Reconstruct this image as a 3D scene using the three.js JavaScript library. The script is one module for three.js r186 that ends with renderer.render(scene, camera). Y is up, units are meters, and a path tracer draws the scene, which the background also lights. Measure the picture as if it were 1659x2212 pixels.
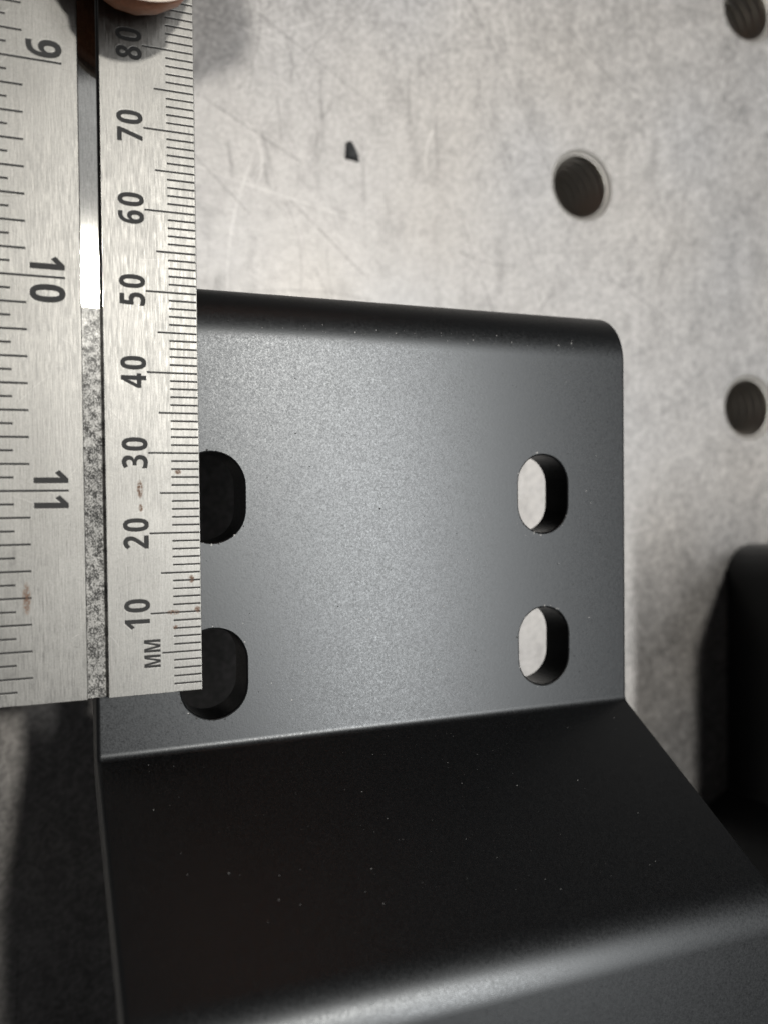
import * as THREE from 'three';
import { mergeGeometries, toCreasedNormals } from 'three/addons/utils/BufferGeometryUtils.js';
import { RoundedBoxGeometry } from 'three/addons/geometries/RoundedBoxGeometry.js';
import { ConvexGeometry } from 'three/addons/geometries/ConvexGeometry.js';
import { MarchingCubes } from 'three/addons/objects/MarchingCubes.js';
import { RectAreaLightUniformsLib } from 'three/addons/lights/RectAreaLightUniformsLib.js';
import { Brush, Evaluator, SUBTRACTION } from 'three-bvh-csg';

// Work frame in millimetres: X along the bracket's width, Y towards the bracket's bent front edge, Z up, Z = 0 on the ruler's face.
const TABLE = -60.4, PLATE = -2.4;
const W = (x, y, z) => new THREE.Vector3(x * 0.001, (z - TABLE) * 0.001, -y * 0.001);
const D = (x, y, z) => new THREE.Vector3(x, z, -y);

// ---------------------------------------------------------------- camera
const scene = new THREE.Scene();
scene.background = new THREE.Color().setRGB(0.072, 0.072, 0.074);
const camera = new THREE.PerspectiveCamera(2 * Math.atan(1106 / 1920) * 180 / Math.PI, 767 / 1024, 0.004, 60);
camera.position.copy(W(-20.869, 24.651, 113.180));
{
  const right = D(0.926337, -0.009937, 0.376564), up = D(0.016928, 0.999740, -0.015260), back = D(-0.376314, 0.020510, 0.926265);
  camera.quaternion.setFromRotationMatrix(new THREE.Matrix4().makeBasis(right, up, back));
}
camera.focus = 0.119;
camera.userData.fStop = 17;
camera.updateMatrixWorld();

// ---------------------------------------------------------------- lamps of the workshop ceiling
RectAreaLightUniformsLib.init();
const renderer = new THREE.WebGLRenderer({ antialias: true });
renderer.toneMapping = THREE.LinearToneMapping;
renderer.toneMappingExposure = 1.09;
renderer.shadowMap.enabled = true;

const lampHousing = new THREE.MeshStandardMaterial({ color: new THREE.Color().setRGB(0.35, 0.36, 0.37), roughness: 0.5, metalness: 0.4 });
function ceilingLamp(name, label, at, towards, w, h, intensity, rgb, glow) {
  const g = new THREE.Group(); g.name = name;
  g.position.copy(at); g.lookAt(towards);                    // +z of a lamp faces the bench
  g.userData = { label, category: 'lamp' };
  scene.add(g);
  const colour = new THREE.Color().setRGB(...rgb);
  const body = new THREE.Mesh(new RoundedBoxGeometry(w + 0.04, h + 0.04, 0.06, 3, 0.008), lampHousing); body.name = 'housing'; body.position.z = -0.033; g.add(body);
  const face = new THREE.Mesh(new THREE.PlaneGeometry(w, h), new THREE.MeshStandardMaterial({ color: 0xffffff, emissive: colour, emissiveIntensity: glow, roughness: 0.6 })); face.name = 'diffuser'; g.add(face);
  const light = new THREE.RectAreaLight(colour, intensity, w, h); light.name = 'lamp_light'; light.position.z = 0.01;
  light.rotation.y = Math.PI; g.add(light);
  return g;
}
const BENCH = W(0, 30, 0);
const overhead = (dx, dy, hgt) => W(-5 + dx * hgt, 40 + dy * hgt, hgt);
ceilingLamp('high_bay_lamp', 'square high bay lamp hung above the ruler, brightest of the ceiling lamps', overhead(0.152, 0.236, 5500), BENCH, 0.26, 0.26, 800, [1, 0.965, 0.895], 6);
ceilingLamp('strip_lamp', 'long narrow strip lamp hung above the slotted bracket', overhead(0.38, 0.0, 5500), BENCH, 3.4, 0.16, 142, [0.985, 0.985, 0.965], 6);
ceilingLamp('light_panel', 'very wide soft light panel on the ceiling behind the strip lamp', overhead(0.50, 0.0, 5700), BENCH, 6.0, 4.4, 0.9, [0.975, 0.99, 1.0], 0.3);

// ---------------------------------------------------------------- helpers
let seed = 7;
const rnd = () => { seed = (seed * 1664525 + 1013904223) >>> 0; return seed / 4294967296; };
const FRAME = new THREE.Matrix4().makeBasis(D(1, 0, 0), D(0, 1, 0), D(0, 0, 1));
/** geometry in work-frame mm -> metres about a base point (also in mm) */
function toWorld(geo, base) {
  geo.translate(-base[0], -base[1], -base[2]);
  geo.applyMatrix4(FRAME); geo.scale(0.001, 0.001, 0.001);
  return geo;
}
function mesh(name, geo, mat, base, parent = scene) {
  const m = new THREE.Mesh(toWorld(geo, base), mat); m.name = name;
  m.castShadow = m.receiveShadow = true;
  if (parent === scene) m.position.copy(W(...base));
  parent.add(m);
  return m;
}
function group(name, base, data) {
  const g = new THREE.Group(); g.name = name; g.position.copy(W(...base)); g.userData = data; scene.add(g); return g;
}
/** uv in millimetres / size from the work-frame position, by the way each face points */
function boxUV(geo, size, ox = 0, oy = 0) {
  const g = geo.index ? geo.toNonIndexed() : geo, p = g.attributes.position, uv = new Float32Array(p.count * 2);
  const a = new THREE.Vector3(), b = new THREE.Vector3(), c = new THREE.Vector3(), n = new THREE.Vector3();
  for (let i = 0; i < p.count; i += 3) {
    a.fromBufferAttribute(p, i); b.fromBufferAttribute(p, i + 1); c.fromBufferAttribute(p, i + 2);
    n.crossVectors(b.clone().sub(a), c.clone().sub(a));
    const ax = Math.abs(n.x), ay = Math.abs(n.y), az = Math.abs(n.z);
    [a, b, c].forEach((v, k) => {
      const [s, t] = ax > ay && ax > az ? [v.y, v.z] : ay > az ? [v.x, v.z] : [v.x + ox, v.y + oy];
      uv[(i + k) * 2] = s / size; uv[(i + k) * 2 + 1] = t / size;
    });
  }
  g.setAttribute('uv', new THREE.BufferAttribute(uv, 2));
  return g;
}
// tiling value noise on an n x n lattice, sampled at (u, v) in 0..1
function lattice(nx, ny) { const a = new Float32Array(nx * ny); for (let i = 0; i < a.length; i++) a[i] = rnd(); return { nx, ny, a }; }
function noise(l, u, v) {
  const x = u * l.nx, y = v * l.ny, xi = Math.floor(x), yi = Math.floor(y), fx = x - xi, fy = y - yi;
  const sx = fx * fx * (3 - 2 * fx), sy = fy * fy * (3 - 2 * fy), w = (q, m) => ((q % m) + m) % m;
  const at = (i, j) => l.a[w(j, l.ny) * l.nx + w(i, l.nx)];
  return (at(xi, yi) * (1 - sx) + at(xi + 1, yi) * sx) * (1 - sy) + (at(xi, yi + 1) * (1 - sx) + at(xi + 1, yi + 1) * sx) * sy;
}
function dataTexture(w, h, fill, srgb) {
  const d = new Uint8Array(w * h * 4);
  for (let j = 0; j < h; j++) for (let i = 0; i < w; i++) {
    const c = fill((i + 0.5) / w, (j + 0.5) / h, i, j), k = (j * w + i) * 4;
    d[k] = Math.max(0, Math.min(255, c[0])); d[k + 1] = Math.max(0, Math.min(255, c[1])); d[k + 2] = Math.max(0, Math.min(255, c[2])); d[k + 3] = 255;
  }
  const t = new THREE.DataTexture(d, w, h); t.wrapS = t.wrapT = THREE.RepeatWrapping; t.magFilter = t.minFilter = THREE.LinearFilter;
  if (srgb) t.colorSpace = THREE.SRGBColorSpace;
  t.needsUpdate = true; return t;
}

// ---------------------------------------------------------------- materials
// ground steel of the bench, one tile = 280 mm
const TILE = 280;
function benchMaps() {
  const n = 2048, big = lattice(9, 7), mid = lattice(46, 40), fine = lattice(170, 150), grain = lattice(520, 420), streak = lattice(150, 9), streak2 = lattice(420, 22), tint = lattice(14, 12), mid2 = lattice(70, 70), smear = lattice(90, 40), fine2 = lattice(230, 230);
  const cv = document.createElement('canvas'); cv.width = cv.height = n;
  const cx = cv.getContext('2d'); cx.fillStyle = '#808080'; cx.fillRect(0, 0, n, n);
  const px = n / TILE;
  // scratches: long thin ones, short nicks and smears
  const line = (x, y, ang, len, wd, col, bow = 0) => {
    cx.strokeStyle = col; cx.lineWidth = wd; cx.beginPath(); cx.moveTo(x, y);
    cx.quadraticCurveTo(x + Math.cos(ang) * len / 2 - Math.sin(ang) * bow, y + Math.sin(ang) * len / 2 + Math.cos(ang) * bow, x + Math.cos(ang) * len, y + Math.sin(ang) * len); cx.stroke();
  };
  for (let i = 0; i < 520; i++) {
    const dark = rnd() < 0.62, steep = rnd() < 0.55;
    const ang = steep ? Math.PI / 2 + (rnd() - 0.5) * 0.5 : rnd() * Math.PI;
    line(rnd() * n, rnd() * n, ang, (4 + rnd() * rnd() * 70) * px, 0.8 + rnd() * rnd() * 2.0, dark ? `rgba(30,30,28,${0.12 + rnd() * 0.5})` : `rgba(225,225,225,${0.1 + rnd() * 0.35})`, (rnd() - 0.5) * 60);
  }
  for (let i = 0; i < 110; i++) {
    const x = rnd() * n, y = rnd() * n;
    for (let k = 0; k < 5; k++) line(x + (rnd() - 0.5) * 14, y + (rnd() - 0.5) * 14, Math.PI / 2 + (rnd() - 0.5) * 0.7, (1 + rnd() * 5) * px, 1 + rnd() * 2, `rgba(52,48,44,${0.08 + rnd() * 0.2})`);
  }
  // marks seen on this bench: long hairline scratches and dark rubbed streaks, ends in mm on the bench
  const at = (x, y) => [(x + 60) * px, n - (y + 125) * px];
  const mark = (x0, y0, x1, y1, wd, al, bow = 0) => { const [a, b] = at(x0, y0), [c, d] = at(x1, y1); line(a, b, Math.atan2(d - b, c - a), Math.hypot(c - a, d - b), wd, `rgba(20,20,18,${al})`, bow); };
  for (const q of [[11.6, 102.3, 32.9, 91.6], [23.8, 120, 48.5, 105.4], [94.8, 123.7, 109.4, 107.4], [98, 126.9, 116.6, 115.8], [141, 134.6, 120, 64.4], [5, 96, 22, 80], [60, 150, 92, 96], [30, 84, 46, 70]]) mark(...q, 1.6, 0.42);
  mark(127.8, 85.5, 150.9, 87.7, 2, 0.35, 24);
  for (const [x0, y0, x1, y1, w] of [[41.8, 107.6, 34.8, 98.2, 7], [45.7, 99.1, 46.2, 78.3, 6], [25.2, 91.3, 25.3, 85.8, 7], [56.2, 117.7, 56.3, 96.5, 6], [51.1, 89.5, 51.2, 83.6, 8], [91.8, 73.4, 91.1, 63.9, 7], [23.8, 99.8, 27.4, 84.7, 6], [36.5, 113.8, 37.2, 94.3, 5], [115.6, 79.7, 111.8, 75, 6], [17, 97, 19, 84, 5], [31, 118, 30, 104, 6], [62, 108, 63, 90, 4]])
    for (let k = 0; k < 16; k++) { const j = () => (rnd() - 0.5) * w * 0.22, a = rnd() * 0.6, b = a + 0.2 + rnd() * 0.4; mark(x0 + (x1 - x0) * a + j(), y0 + (y1 - y0) * a + j(), x0 + (x1 - x0) * b + j(), y0 + (y1 - y0) * b + j(), 1 + rnd() * 2.5, 0.03 + 0.08 * rnd()); }
  const sc = cx.getImageData(0, 0, n, n).data;
  // mottling: octaves turned against each other so that no grid shows
  const turned = (l, u, v, a) => noise(l, u * Math.cos(a) - v * Math.sin(a) + 0.31 * a, u * Math.sin(a) + v * Math.cos(a)) - 0.5;
  const mott = (u0, v0) => {
    const wu = 0.005 * turned(mid, u0, v0, 2.2), wv = 0.005 * turned(mid, u0, v0, 3.9), u = u0 + wu, v = v0 + wv;
    return [turned(big, u, v, 0.5), turned(mid, u, v, 0.9) * 0.6 + turned(mid2, u, v, 1.9) * 0.4, turned(fine, u, v, 0.4) * 0.5 + turned(fine2, u, v, 1.2) * 0.5, turned(grain, u, v, 0.7), noise(streak, u, v) - 0.5];
  };
  const M = new Float32Array(n * n * 2);
  const colour = dataTexture(n, n, (u, v, i, j) => {
    const s = sc[((n - 1 - j) * n + i) * 4] / 128 - 1, [a, b, c, d, e] = mott(u, v);
    M[(j * n + i) * 2] = b; M[(j * n + i) * 2 + 1] = 0.6 * c + 0.5 * d;
    const sm = Math.max(0, turned(smear, u, v, 0.04) + 0.5 * b + 0.35 * c - 0.1) * 0.55;
    const m = 0.18 * a + 0.34 * b + 0.46 * c + 0.72 * d + 0.04 * e - sm;
    const w = turned(tint, u, v, 0.3), k = 130 * (1 + 0.36 * m + 0.55 * s);
    return [k * (1.0 + 0.02 * w), k * (0.983 + 0.004 * w), k * (0.968 - 0.02 * w)];
  }, true);
  const rough = dataTexture(1024, 1024, (u, v, i, j) => { const k = (j * 2 * n + i * 2) * 2, r = 134 + 18 * M[k] + 50 * M[k + 1]; return [r, r, r]; });
  const bump = dataTexture(n, n, (u, v, i, j) => {
    const s = sc[((n - 1 - j) * n + i) * 4] / 128 - 1, h = 128 + 80 * M[(j * n + i) * 2 + 1] + 60 * s;
    return [h, h, h];
  });
  return { colour, rough, bump };
}
const bm = benchMaps();
const benchSteel = new THREE.MeshPhysicalMaterial({ map: bm.colour, roughnessMap: bm.rough, roughness: 1, metalness: 0.62, bumpMap: bm.bump, bumpScale: 0.00003 });
const holeSteel = new THREE.MeshStandardMaterial({ color: new THREE.Color().setRGB(0.36, 0.335, 0.3), roughness: 0.4, metalness: 0.5 });

const chamferSteel = new THREE.MeshStandardMaterial({ color: new THREE.Color().setRGB(0.40, 0.385, 0.36), roughness: 0.5, metalness: 0.6 });

// black powder coat: fine orange-peel grain, one tile = 36 mm
const cg = lattice(330, 330), cg2 = lattice(160, 160), cg3 = lattice(20, 20);
const coatBump = dataTexture(1024, 1024, (u, v) => { const h = 128 + 120 * (noise(cg, u, v) - 0.5) + 90 * (noise(cg2, u, v) - 0.5) + 30 * (noise(cg3, u, v) - 0.5); return [h, h, h]; });
const coatRough = dataTexture(1024, 1024, (u, v) => { const h = 102 + 34 * (noise(cg, u + 0.37, v) - 0.5) + 16 * (noise(cg2, u, v + 0.21) - 0.5); return [h, h, h]; });
const coat = new THREE.MeshPhysicalMaterial({ color: new THREE.Color().setRGB(0.051, 0.053, 0.055), roughness: 1, roughnessMap: coatRough, metalness: 1, bumpMap: coatBump, bumpScale: 0.0000045 });

// ---------------------------------------------------------------- bench top with drilled holes
{
  const base = [60, 30, TABLE];
  const g = group('welding_table', base, { kind: 'structure', label: 'scratched grey steel bench top with round threaded holes', category: 'table' });
  const x0 = -210, x1 = 390, y0 = -240, y1 = 330, thick = 25;
  const s = new THREE.Shape([[x0, y0], [x1, y0], [x1, y1], [x0, y1]].map((q) => new THREE.Vector2(...q)));
  const holes = [];
  for (let i = -3; i <= 4; i++) for (let j = -4; j <= 5; j++) if ((i + j) % 2 === 0) {
    const x = 99.6 + 49.8 * i, y = 95.2 + 49.7 * j;
    if (x > x0 + 30 && x < x1 - 30 && y > y0 + 30 && y < y1 - 30) holes.push([x, y]);
  }
  for (const [x, y] of holes) { const h = new THREE.Path(); h.absarc(x, y, 8.25, 0, Math.PI * 2, true); s.holes.push(h); }
  const top = new THREE.ExtrudeGeometry(s, { depth: thick, bevelEnabled: false, curveSegments: 40 });
  top.translate(0, 0, TABLE - thick);
  mesh('table_top', boxUV(top, TILE, 60, 125), benchSteel, base, g);
  const ring = (q) => { const l = new THREE.LatheGeometry(q.map(([r, z]) => new THREE.Vector2(r, z)).reverse(), 56); l.rotateX(Math.PI / 2); return toCreasedNormals(l, 0.5); };
  const thread = [[7.2, -0.9]];
  for (let z = -1.6; z > -23; z -= 2.6) thread.push([7.2, z], [7.2, z - 0.5], [8.2, z - 1.3], [8.2, z - 1.8]);
  const bore = ring(thread), bevel = ring([[8.24, 0], [8.12, -0.08], [7.4, -0.84], [7.2, -0.9]]);
  for (const [x, y] of holes) {
    mesh('threaded_hole', bore.clone().translate(x, y, TABLE), holeSteel, base, g);
    mesh('hole_chamfer', bevel.clone().translate(x, y, TABLE), chamferSteel, base, g);
  }
}

// ---------------------------------------------------------------- bent bracket
const XL = -12.8, XR = 67.15, THICK = 6.2;
function sheetPath(list) {     // list of [y, z, ny, nz] on the upper skin
  const up = list.map(([y, z]) => new THREE.Vector2(y, z)), lo = list.map(([y, z, ny, nz]) => new THREE.Vector2(y - ny * THICK, z - nz * THICK));
  return [...up, ...lo.reverse()];
}
function arc(list, cy, cz, r, a0, a1, sign, steps) {   // a = angle of the skin's normal from vertical towards +Y
  for (let i = 0; i <= steps; i++) { const a = a0 + (a1 - a0) * i / steps; list.push([cy + sign * r * Math.sin(a), cz + sign * r * Math.cos(a), Math.sin(a), Math.cos(a)]); }
}
function bentSheet(points, x0, x1, round) {
  const geo = new THREE.ExtrudeGeometry(new THREE.Shape(points), { depth: x1 - x0 - 2 * round, bevelEnabled: true, bevelSize: round, bevelThickness: round, bevelOffset: -round, bevelSegments: 4, curveSegments: 1 });
  // shape plane (Y, Z), extruded along X
  geo.applyMatrix4(new THREE.Matrix4().makeBasis(new THREE.Vector3(0, 1, 0), new THREE.Vector3(0, 0, 1), new THREE.Vector3(1, 0, 0)));
  geo.translate(x0 + round, 0, 0);
  return geo;
}
/** cutter for a slot along Y with a slightly rounded lip at z = top */
function slotCutter(cx, cy, w, len, top, depth) {
  const seg = 20, r = w / 2, half = len / 2 - r, rings = [[1.0, 1.2], [1.0, 0.28], [0.13, 0], [0.03, -0.14], [0, -0.42], [0, -depth - 1]].slice(1);
  rings.unshift([0.28, 0.6]); rings[1] = [0.28, 0.02]; rings[2] = [0.12, -0.05];
  const pos = [], idx = [], per = 2 * (seg + 1);
  for (const [o, z] of rings) for (let e = 0; e < 2; e++) for (let i = 0; i <= seg; i++) {
    const a = Math.PI * i / seg + e * Math.PI, jag = 0.012 * Math.sin(i * 7.3 + e * 2 + cx);
    pos.push(cx + (r + o + jag) * Math.cos(a), cy + (e ? -half : half) + (r + o + jag) * Math.sin(a), top + z);
  }
  for (let k = 0; k < rings.length - 1; k++) for (let i = 0; i < per; i++) { const a = k * per + i, b = k * per + (i + 1) % per, c = a + per, d = b + per; idx.push(a, c, b, b, c, d); }
  const t = pos.length / 3; pos.push(cx, cy, top + rings[0][1]); pos.push(cx, cy, top + rings[rings.length - 1][1]);
  const l = (rings.length - 1) * per;
  for (let i = 0; i < per; i++) { idx.push(t, i, (i + 1) % per); idx.push(t + 1, l + (i + 1) % per, l + i); }
  const g = new THREE.BufferGeometry(); g.setAttribute('position', new THREE.Float32BufferAttribute(pos, 3)); g.setIndex(idx);
  const c = toCreasedNormals(g, 0.7); c.setAttribute('uv', new THREE.Float32BufferAttribute(new Float32Array(c.attributes.position.count * 2), 2));
  return c;
}
let plainSheet;
const SLOPE = 59 * Math.PI / 180;
{
  const R = 7.8, yb = 45.1, path = [], bend = 7.0, r = 1.3;
  path.push([yb + R, TABLE, 1, 0]);
  arc(path, yb, PLATE - R, R, Math.PI / 2, 0, 1, 18);
  // crease: flat at PLATE meets a face that climbs at SLOPE towards -Y
  const tc = r * Math.tan(SLOPE / 2), yc = -8.2;
  arc(path, yc + tc, PLATE + r, r, 0, SLOPE, -1, 8);
  const up = 29.1;                                              // upper level above the ruler's face
  const yTop = yc - (up - PLATE) / Math.tan(SLOPE), tb = bend * Math.tan(SLOPE / 2);
  arc(path, yTop - tb, up - bend, bend, SLOPE, 0, 1, 16);
  arc(path, -112, up - R, R, 0, -Math.PI / 2, 1, 14);
  path.push([-112 - R, TABLE, -1, 0]);
  const sheet = bentSheet(sheetPath(path), XL, XR, 0.55);
  const evaluator = new Evaluator(); evaluator.useGroups = false; evaluator.attributes = ['position', 'normal', 'uv'];
  let body = new Brush(toCreasedNormals(sheet, 0.5)); body.updateMatrixWorld();
  for (const cx of [1.97, 52.05]) for (const cy of [24.4, 1.33]) {
    const cut = new Brush(slotCutter(cx, cy, 8.6, 11.75, PLATE, THICK)); cut.updateMatrixWorld();
    body = evaluator.evaluate(body, cut, SUBTRACTION);
  }
  plainSheet = boxUV(toCreasedNormals(sheet.clone(), 0.5), 36);
  const b = mesh('bent_bracket', boxUV(body.geometry.clone(), 36), coat, [27, 45, TABLE]);
  b.userData = { label: 'black powder coated steel bracket with four slots and a stepped bend, under the ruler', category: 'bracket' };
}

// ---------------------------------------------------------------- an alike bracket set on its side
{
  const o = mesh('bent_bracket_001', plainSheet, coat, [27, 45, TABLE]);
  // width up, plate facing -X with its skin at X = 141.8
  o.quaternion.setFromRotationMatrix(new THREE.Matrix4().makeBasis(D(0, 0, 1), D(-1, 0, 0), D(0, -1, 0)));
  o.position.copy(W(141.8 + PLATE - TABLE, 45 - 41.8, TABLE + 27 - XL));
  o.userData = { label: 'black powder coated steel bracket standing on its side, no ruler on it', category: 'bracket' };
}

// ---------------------------------------------------------------- steel ruler
const RW = 25.4, RL = 304.8, SEEN = 116;
function rulerMaps(v0, v1, ph, pw) {
  const cv = document.createElement('canvas'); cv.width = pw; cv.height = ph;
  const c = cv.getContext('2d'), sx = pw / RW, sy = ph / (v1 - v0);
  c.fillStyle = '#fff'; c.fillRect(0, 0, pw, ph);
  c.save(); c.scale(sx, sy); c.translate(RW, v1);            // now x = mm from the right edge (negative), y = -v
  const ink = '#000'; c.fillStyle = ink;
  const tick = (u0, u1, v, w) => c.fillRect(u0, -v - w / 2, u1 - u0, w);
  for (let v = 1; v <= 300; v++) if (v > v0 - 4 && v < v1 + 4) tick(v % 10 ? (v % 5 ? -3.5 : -4.95) : -6.3, -0.12, v, 0.17);
  for (let k = 1; k < 192; k++) { const v = RL - k * 25.4 / 16; if (v > v0 - 4 && v < v1 + 4) tick(-RW + 0.1, -RW + (k % 16 ? (k % 2 ? 3.6 : 5.35) : 9.7), v, 0.2); }
  const glyph = (ch, u, v, cap, squeeze, turn, weight) => {
    c.save(); c.translate(u, -v); c.rotate(turn); c.scale(squeeze, 1); c.font = `${weight} ${cap / 0.72}px sans-serif`; c.textAlign = 'center'; c.textBaseline = 'alphabetic'; c.fillText(ch, 0, 0); c.restore();
  };
  for (let v = 10; v <= 300; v += 10) if (v > v0 - 6 && v < v1 + 6) {
    const t = String(v); [...t].forEach((ch, i) => glyph(ch, -6.55, v + (i - (t.length - 1) / 2) * 2.15, 3.0, 0.80, -Math.PI / 2, 'bold'));
  }
  if (v0 < 5) [...'MM'].forEach((ch, i) => glyph(ch, -5.6, 5 + (i - 0.5) * 1.9, 2.0, 0.76, -Math.PI / 2, 'bold'));
  for (let n = 1; n < 12; n++) { const v = RL - n * 25.4; if (v > v0 - 6 && v < v1 + 6) {
    const t = String(n); glyph(t[0], -19.6, v + 1.45, 3.9, 0.80, Math.PI / 2, 'bold'); if (t[1]) glyph(t[1], -19.6, v - (t[1] === '0' ? 1.95 : 1.55), 3.9, 0.80, Math.PI / 2, 'bold');
  } }
  c.restore();
  const mask = c.getImageData(0, 0, pw, ph).data;
  // brushed metal: fine lines along and across the blade, pits, rust spots and scratches
  c.fillStyle = '#808080'; c.fillRect(0, 0, pw, ph);
  for (let i = 0; i < 2600; i++) { c.fillStyle = rnd() < 0.5 ? `rgba(0,0,0,${0.03 + rnd() * 0.07})` : `rgba(255,255,255,${0.03 + rnd() * 0.07})`; c.fillRect(rnd() * pw, rnd() * ph - 60, 1 + rnd() * 1.6, 20 + rnd() * 260); }
  for (let i = 0; i < 120; i++) { c.strokeStyle = rnd() < 0.72 ? `rgba(255,255,255,${0.1 + rnd() * 0.4})` : `rgba(10,10,10,${0.15 + rnd() * 0.3})`; c.lineWidth = 0.8 + rnd() * 1.0; const x = rnd() * pw, y = rnd() * ph, a = (rnd() - 0.5) * 1.6, l = 10 + rnd() * rnd() * 200; c.beginPath(); c.moveTo(x, y); c.quadraticCurveTo(x + Math.cos(a) * l / 2, y + Math.sin(a) * l / 2 + (rnd() - 0.5) * 14, x + Math.cos(a) * l, y + Math.sin(a) * l); c.stroke(); }
  const sc = c.getImageData(0, 0, pw, ph).data;
  const l1 = lattice(40, 180), l2 = lattice(360, Math.round((v1 - v0) * 0.9)), l3 = lattice(8, 22), pit = lattice(230, 1000);
  const rust = [[-7.4, 25.5, 0.35, 1.1], [-7.3, 23.2, 0.25, 0.5], [-20.6, 12.6, 0.45, 1.9], [-1.2, 14.1, 0.35, 0.5], [-3.3, 8.1, 0.3, 0.3], [-3.5, 10, 0.8, 0.3], [-25, 9.8, 0.5, 0.8], [-2.7, 27.6, 0.4, 0.3], [-0.5, 10.2, 0.4, 0.4]];
  const raw = (i, j) => {
    const u = i / pw, v = j / ph, k = ((ph - 1 - j) * pw + i) * 4, U = u * RW - RW, V = v0 + v * (v1 - v0);
    const groove = U > -13.9 && U < -11.38;
    let ru = 0;
    for (const [a, b, p, q] of rust) { const dd = ((U - a) / p) ** 2 + ((V - b) / q) ** 2; if (dd < 3) ru = Math.max(ru, Math.min(1, Math.max(0, 1.25 - dd) * 0.9) * Math.min(1, Math.max(0, noise(pit, u, v) * 2.6 - 0.6))); }
    const n = noise(l1, u, v), f = noise(l2, u, v), b = noise(l3, u, v), s = sc[k] / 128 - 1, p = noise(pit, u, v);
    return { ink: 1 - mask[k] / 255, groove, ru, n, f, b, s, p, V };
  };
  const cache = new Array(pw * ph); for (let j = 0; j < ph; j++) for (let i = 0; i < pw; i++) cache[j * pw + i] = raw(i, j);
  const texel = (i, j) => cache[j * pw + i];
  // the groove's floor: bright rolled strip that turns to pitted, spotted scale nearer the end of the blade
  const scale = (t) => (t.groove ? Math.min(1, Math.max(0, t.V > 47.6 ? 0 : 0.35 + (47.6 - t.V) / 30 + (t.n - 0.5) * 0.4)) : 0);
  const colour = dataTexture(pw, ph, (u, v, i, j) => {
    const t = texel(i, j), k0 = 104 * (1 + 0.03 * (t.n - 0.5) + 0.13 * (t.f - 0.5) + 0.06 * (t.b - 0.5) + 0.40 * t.s + 0.10 * (t.p - 0.5));
    const g = scale(t), spots = g * Math.min(1, Math.max(0, (t.p * 0.7 + t.f * 0.3 + t.n * 0.5 - 0.6) * 2.2));
    const k = k0 * (t.groove ? (g > 0 ? 1.55 : 1.2) : 1) * (1 - 0.6 * spots) * (1 - 0.2 * g), w = 1 - t.ink * (0.9 - 0.08 * t.p), r = t.ru * 0.75;
    return [(k * w) * (1 - r) + 92 * r, (k * 0.99 * w) * (1 - r) + 62 * r, (k * 0.965 * w) * (1 - r) + 44 * r];
  }, true);
  const surf = dataTexture(pw, ph, (u, v, i, j) => {
    const t = texel(i, j), g = scale(t);
    let r = t.groove ? (g > 0 ? 138 + 30 * g + 70 * (t.p - 0.5) : 14) : 112 + 44 * (t.f - 0.5) + 8 * (t.n - 0.5) + 26 * t.s;
    r = r * (1 - t.ink) + 170 * t.ink; r = r * (1 - t.ru) + 200 * t.ru;
    const me = 255 * (1 - 0.75 * t.ink) * (1 - 0.8 * t.ru) * (g > 0 ? 0.6 : 1);
    return [0, r, me];
  });
  const bump = dataTexture(pw, ph, (u, v, i, j) => {
    const t = texel(i, j), g = scale(t);
    const h = 205 + (t.groove ? g * 70 * (t.p - 0.5) + g * 40 * (t.f - 0.5) : 34 * t.s + 22 * (t.f - 0.5)) - 150 * t.ink;
    return [h, h, h];
  });
  return new THREE.MeshPhysicalMaterial({ map: colour, roughnessMap: surf, metalnessMap: surf, roughness: 1, metalness: 1, bumpMap: bump, bumpScale: 0.00004 });
}
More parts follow.
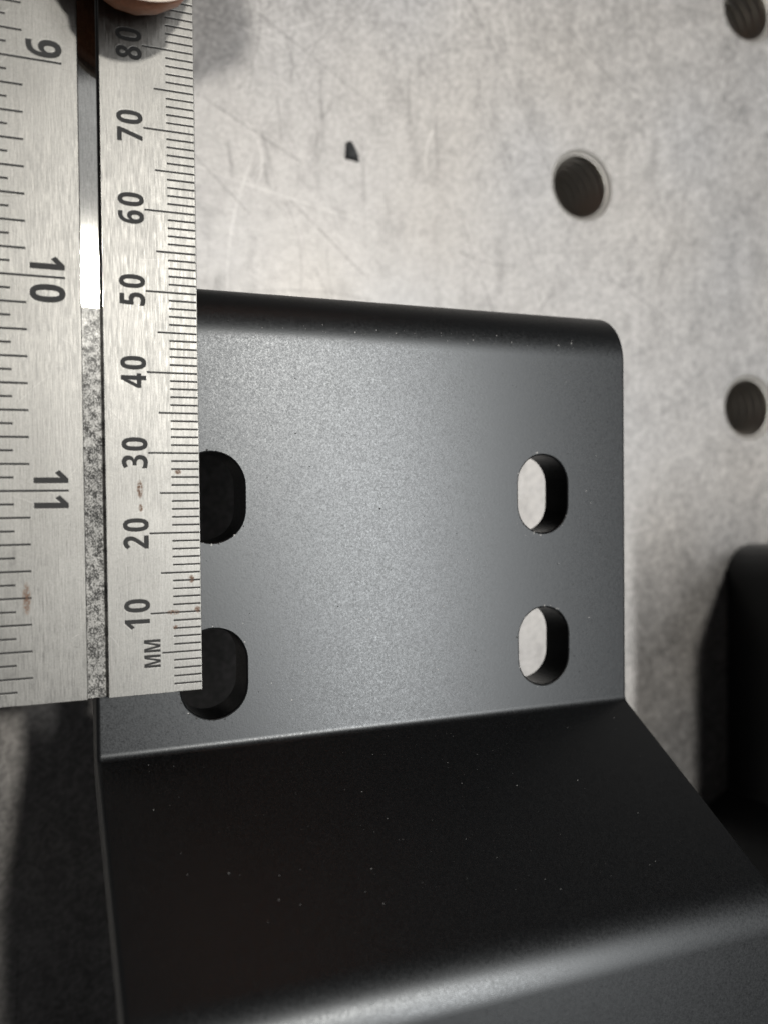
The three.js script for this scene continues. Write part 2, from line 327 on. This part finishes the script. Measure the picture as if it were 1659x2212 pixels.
{
  const base = [-12.7, 0, PLATE];
  const ruler = group('steel_ruler', base, { label: 'worn steel ruler with engraved inch and millimetre scales and a centre groove', category: 'ruler' });
  // cross-section (u, z), clockwise seen from the end; groove floor leans a little, its right flank is bevelled
  const t = -PLATE, c = 0.1;
  const sec = [[-RW + c, -t], [-c, -t], [0, -t + c], [0, -c], [-c * 0.6, -c * 0.15], [-c * 1.6, 0], [-11.38, 0], [-11.44, -0.06], [-11.62, -0.75], [-11.72, -0.82], [-13.8, -0.73], [-13.86, -0.68], [-13.9, -0.04], [-13.96, 0], [-RW + c * 1.6, 0], [-RW + c * 0.6, -c * 0.15], [-RW, -c], [-RW, -t + c]];
  const build = (v0, v1, bevel0) => {
    const s = new THREE.Shape(sec.map((q) => new THREE.Vector2(...q)));
    const g = new THREE.ExtrudeGeometry(s, { depth: v1 - v0, bevelEnabled: false, steps: 1 });
    g.applyMatrix4(new THREE.Matrix4().makeBasis(new THREE.Vector3(1, 0, 0), new THREE.Vector3(0, 0, 1), new THREE.Vector3(0, 1, 0)));
    // basis above mirrors the shape: turn the faces round
    const q = g.index ? g.toNonIndexed() : g, p = q.attributes.position;
    for (let i = 0; i < p.count; i += 3) { const a = [p.getX(i + 1), p.getY(i + 1), p.getZ(i + 1)], b = [p.getX(i + 2), p.getY(i + 2), p.getZ(i + 2)]; p.setXYZ(i + 1, ...b); p.setXYZ(i + 2, ...a); }
    q.translate(0, v0, 0); q.deleteAttribute('normal'); q.deleteAttribute('uv');
    const uv = new Float32Array(p.count * 2);
    for (let i = 0; i < p.count; i++) { uv[2 * i] = (p.getX(i) + RW) / RW; uv[2 * i + 1] = (p.getY(i) - v0) / (v1 - v0); }
    q.setAttribute('uv', new THREE.BufferAttribute(uv, 2)); q.computeVertexNormals();
    return q;
  };
  mesh('blade', build(0, SEEN, true), rulerMaps(0, SEEN, 2048, 760), base, ruler);
  mesh('blade', build(SEEN, RL, false), rulerMaps(SEEN, RL, 1600, 280), base, ruler);
}

// ---------------------------------------------------------------- hand pressing on the ruler
{
  const C0 = [20, 165, 42], HALF = 96, N = 84;
  const mc = new MarchingCubes(N, new THREE.MeshBasicMaterial(), false, false, 90000);
  mc.isolation = 0;
  // chains of joints [x, y, z, radius]
  const chains = [
    [[-7.6, 88.3, 7.2, 7.6], [-7.4, 94.5, 12.8, 9], [-5, 111, 25, 9.6], [2, 140, 36, 11.5], [16, 176, 44, 15]],          // thumb
    [[14.5, 124.5, 8.6, 8.4], [24.2, 134, 22, 9.4], [26, 156, 46, 9.8], [14, 196, 50, 12]],                                    // first finger, curled beside the ruler
    [[34, 160, 8, 8.4], [40, 164, 27, 9], [36, 178, 50, 9.8], [30, 206, 52, 12]],
    [[46, 172, 8, 8.2], [52, 177, 26, 8.8], [50, 190, 48, 9.4], [44, 214, 50, 11.5]],
    [[60, 184, 8, 7.2], [65, 188, 24, 7.8], [64, 199, 43, 8.4], [57, 221, 47, 10.5]],
    [[16, 176, 44, 15], [14, 196, 50, 12], [30, 206, 52, 12], [44, 214, 50, 11.5], [57, 221, 47, 10.5]],
    [[16, 182, 44, 15], [32, 230, 52, 17], [46, 262, 58, 19]], [[57, 221, 47, 11], [46, 262, 58, 18]],
  ];
  const caps = []; for (const ch of chains) for (let i = 0; i + 1 < ch.length; i++) caps.push([ch[i], ch[i + 1], ch]);
  const dist = (x, y, z) => {
    let acc = 0; const best = new Map();
    for (const [a, b, ch] of caps) {
      const dx = b[0] - a[0], dy = b[1] - a[1], dz = b[2] - a[2];
      const t = Math.max(0, Math.min(1, ((x - a[0]) * dx + (y - a[1]) * dy + (z - a[2]) * dz) / (dx * dx + dy * dy + dz * dz)));
      const d = Math.hypot(x - a[0] - t * dx, y - a[1] - t * dy, z - a[2] - t * dz) - (a[3] + t * (b[3] - a[3]));
      acc += Math.exp(-d / 1.5);
    }
    let d = -1.5 * Math.log(acc + 1e-30);
    return Math.max(d, 0.05 - z);                                   // pads flatten on what they press
  };
  for (let k = 0; k < N; k++) for (let j = 0; j < N; j++) for (let i = 0; i < N; i++) {
    const f = (q) => (q - N / 2) / (N / 2) * HALF;
    mc.field[i + j * N + k * N * N] = -dist(C0[0] + f(i), C0[1] + f(j), C0[2] + f(k));
  }
  mc.update();
  const geo = new THREE.BufferGeometry(), n = mc.count;
  const pos = mc.positionArray.slice(0, n * 3), nor = new Float32Array(n * 3);
  for (let i = 0; i < n; i++) {
    for (let a = 0; a < 3; a++) pos[3 * i + a] = C0[a] + pos[3 * i + a] * HALF;
    const [x, y, z] = [pos[3 * i], pos[3 * i + 1], pos[3 * i + 2]], e = 0.6;
    const g = [dist(x + e, y, z) - dist(x - e, y, z), dist(x, y + e, z) - dist(x, y - e, z), dist(x, y, z + e) - dist(x, y, z - e)], l = Math.hypot(...g) || 1;
    for (let a = 0; a < 3; a++) nor[3 * i + a] = g[a] / l;
  }
  geo.setAttribute('position', new THREE.BufferAttribute(pos, 3)); geo.setAttribute('normal', new THREE.BufferAttribute(nor, 3));
  const sk = lattice(70, 70), sk2 = lattice(24, 24);
  const skinMap = dataTexture(512, 512, (u, v) => { const k = noise(sk, u, v) - 0.5, q = noise(sk2, u, v) - 0.5; return [178 + 24 * k + 16 * q, 118 + 22 * k + 4 * q, 84 + 18 * k]; }, true);
  const skinBump = dataTexture(512, 512, (u, v) => { const h = 128 + 110 * (noise(sk, u, v) - 0.5); return [h, h, h]; });
  const skin = new THREE.MeshPhysicalMaterial({ map: skinMap, bumpMap: skinBump, bumpScale: 0.00006, roughness: 0.5 });
  const base = [-7.6, 95, 0];
  const hand = group('hand', base, { label: 'bare hand pressing its thumb tip on the steel ruler', category: 'hand' });
  mesh('skin', boxUV(geo, 20), skin, base, hand);
  // thumb nail: a thin curved shell lying on the thumb's back
  const nv = [], ni = [], nu = 14, nw = 10, ax = [0.762, 0.647], nn = [-0.647, 0.762];   // along the thumb and out of its back, in (Y, Z)
  for (let j = 0; j <= nw; j++) for (let i = 0; i <= nu; i++) {
    const a = (i / nu - 0.5) * 1.7, s = j / nw, al = -4.3 + 15 * s + 1.5 * a * a * (1 - s), rad = 7.75 + 0.155 * Math.max(0, al) + (al < 0 ? 0.1 : 0);
    const out = Math.cos(a) * rad;
    nv.push(-7.6 + Math.sin(a) * rad * 0.97, 88.3 + ax[0] * al + nn[0] * out, 7.2 + ax[1] * al + nn[1] * out);
  }
  const top = nv.length / 3; for (let i = 0; i < top; i++) nv.push(nv[3 * i], nv[3 * i + 1] + 0.4, nv[3 * i + 2] - 0.45);
  const w1 = nu + 1;
  for (let j = 0; j < nw; j++) for (let i = 0; i < nu; i++) { const a = j * w1 + i, b = a + 1, c = a + w1, d = c + 1; ni.push(a, b, c, b, d, c, top + a, top + c, top + b, top + b, top + c, top + d); }
  for (let i = 0; i < nu; i++) { ni.push(i, top + i, i + 1, i + 1, top + i, top + i + 1); }
  const ng = new THREE.BufferGeometry(); ng.setAttribute('position', new THREE.Float32BufferAttribute(nv, 3)); ng.setIndex(ni);
  mesh('thumb_nail', toCreasedNormals(ng, 0.9), new THREE.MeshPhysicalMaterial({ color: new THREE.Color().setRGB(0.66, 0.57, 0.48), roughness: 0.4 }), base, hand);
}

// ---------------------------------------------------------------- dust and paint nibs on the bracket
{
  const spots = [];
  const add = (x, y, z, r, c, flat = 0.4) => spots.push([x, y, z, r, c, flat]);
  const onSlope = (x, t) => { const z = PLATE + 1.5 + t * 24; return [x, -8.2 - (z - PLATE) / Math.tan(SLOPE), z]; };
  for (let i = 0; i < 210; i++) { const [x, y, z] = onSlope(XL + 2 + rnd() * (XR - XL - 4), rnd()); add(x, y, z, 0.02 + 0.08 * rnd() ** 5, 0.03 + 0.1 * rnd(), 0.6); }
  for (let i = 0; i < 60; i++) { const a = 0.12 + 0.25 * rnd(), x = 4 + rnd() * 58; add(x, 45.1 + 7.8 * Math.sin(a), PLATE - 7.8 + 7.8 * Math.cos(a), 0.03 + 0.11 * rnd() ** 3, 0.1 + 0.15 * rnd()); }
  for (let i = 0; i < 150; i++) add(1 + rnd() * 64, -6 + rnd() * 50, PLATE, 0.03 + 0.08 * rnd() ** 3, rnd() < 0.6 ? 0.01 : 0.3, 0.25);
  for (const cx of [1.97, 52.05]) for (const cy of [24.4, 1.33]) for (let i = 0; i < 26; i++) { const a = rnd() * Math.PI * 2, r = 4.5 + rnd() * 0.25; add(cx + r * Math.cos(a), cy + Math.sign(Math.sin(a)) * 1.57 + r * Math.sin(a), PLATE - 0.03, 0.04 + 0.1 * rnd() ** 2, rnd() < 0.4 ? 0.3 : 0.02, 0.5); }
  const base = [27, 20, PLATE];
  const keep = spots.filter(([x, y, z]) => !(z <= PLATE && [1.97, 52.05].some((cx) => [24.4, 1.33].some((cy) => Math.hypot(x - cx, Math.max(0, Math.abs(y - cy) - 1.57)) < 4.42))));
  const im = new THREE.InstancedMesh(new THREE.IcosahedronGeometry(0.001, 1), new THREE.MeshStandardMaterial({ color: 0xffffff, roughness: 0.8 }), keep.length);
  const m = new THREE.Matrix4(), col = new THREE.Color();
  keep.forEach(([x, y, z, r, c, f], i) => {
    const p = W(x, y, z).sub(W(...base)), q = new THREE.Quaternion().setFromEuler(new THREE.Euler(0, rnd() * 6, 0));
    m.compose(p, q, new THREE.Vector3(r * (0.7 + rnd() * 0.9), r * f, r)); im.setMatrixAt(i, m); im.setColorAt(i, col.setRGB(c, c * 0.98, c * 0.95));
  });
  im.name = 'dust_specks'; im.position.copy(W(...base));
  im.userData = { kind: 'stuff', label: 'pale dust specks and nibs scattered on the black bracket', category: 'dust' };
  scene.add(im);
}

// ---------------------------------------------------------------- small black chip lying on the bench
{
  const pts = [[-1.0, -1.6, 0], [1.6, -1.9, 0], [1.1, 0.2, 0], [0.2, 2.0, 0], [-0.8, 1.5, 0], [-0.5, -1.2, 0.8], [1.1, -1.3, 0.9], [0.6, 0.4, 1.0], [0.1, 1.4, 0.6], [1.35, -0.8, 0.4]].map(([x, y, z]) => new THREE.Vector3(43 + x * 1.25, 95.4 + y * 1.1, TABLE + 0.01 + z));
  const g = new ConvexGeometry(pts);
  const m = mesh('metal_chip', g, new THREE.MeshStandardMaterial({ color: new THREE.Color().setRGB(0.018, 0.019, 0.02), roughness: 0.85 }), [43, 95.4, TABLE]);
  m.userData = { label: 'tiny black metal chip lying on the bench top', category: 'chip' };
}
scene.traverse((o) => { if (o.isMesh) { o.castShadow = true; o.receiveShadow = true; } });
renderer.render(scene, camera);
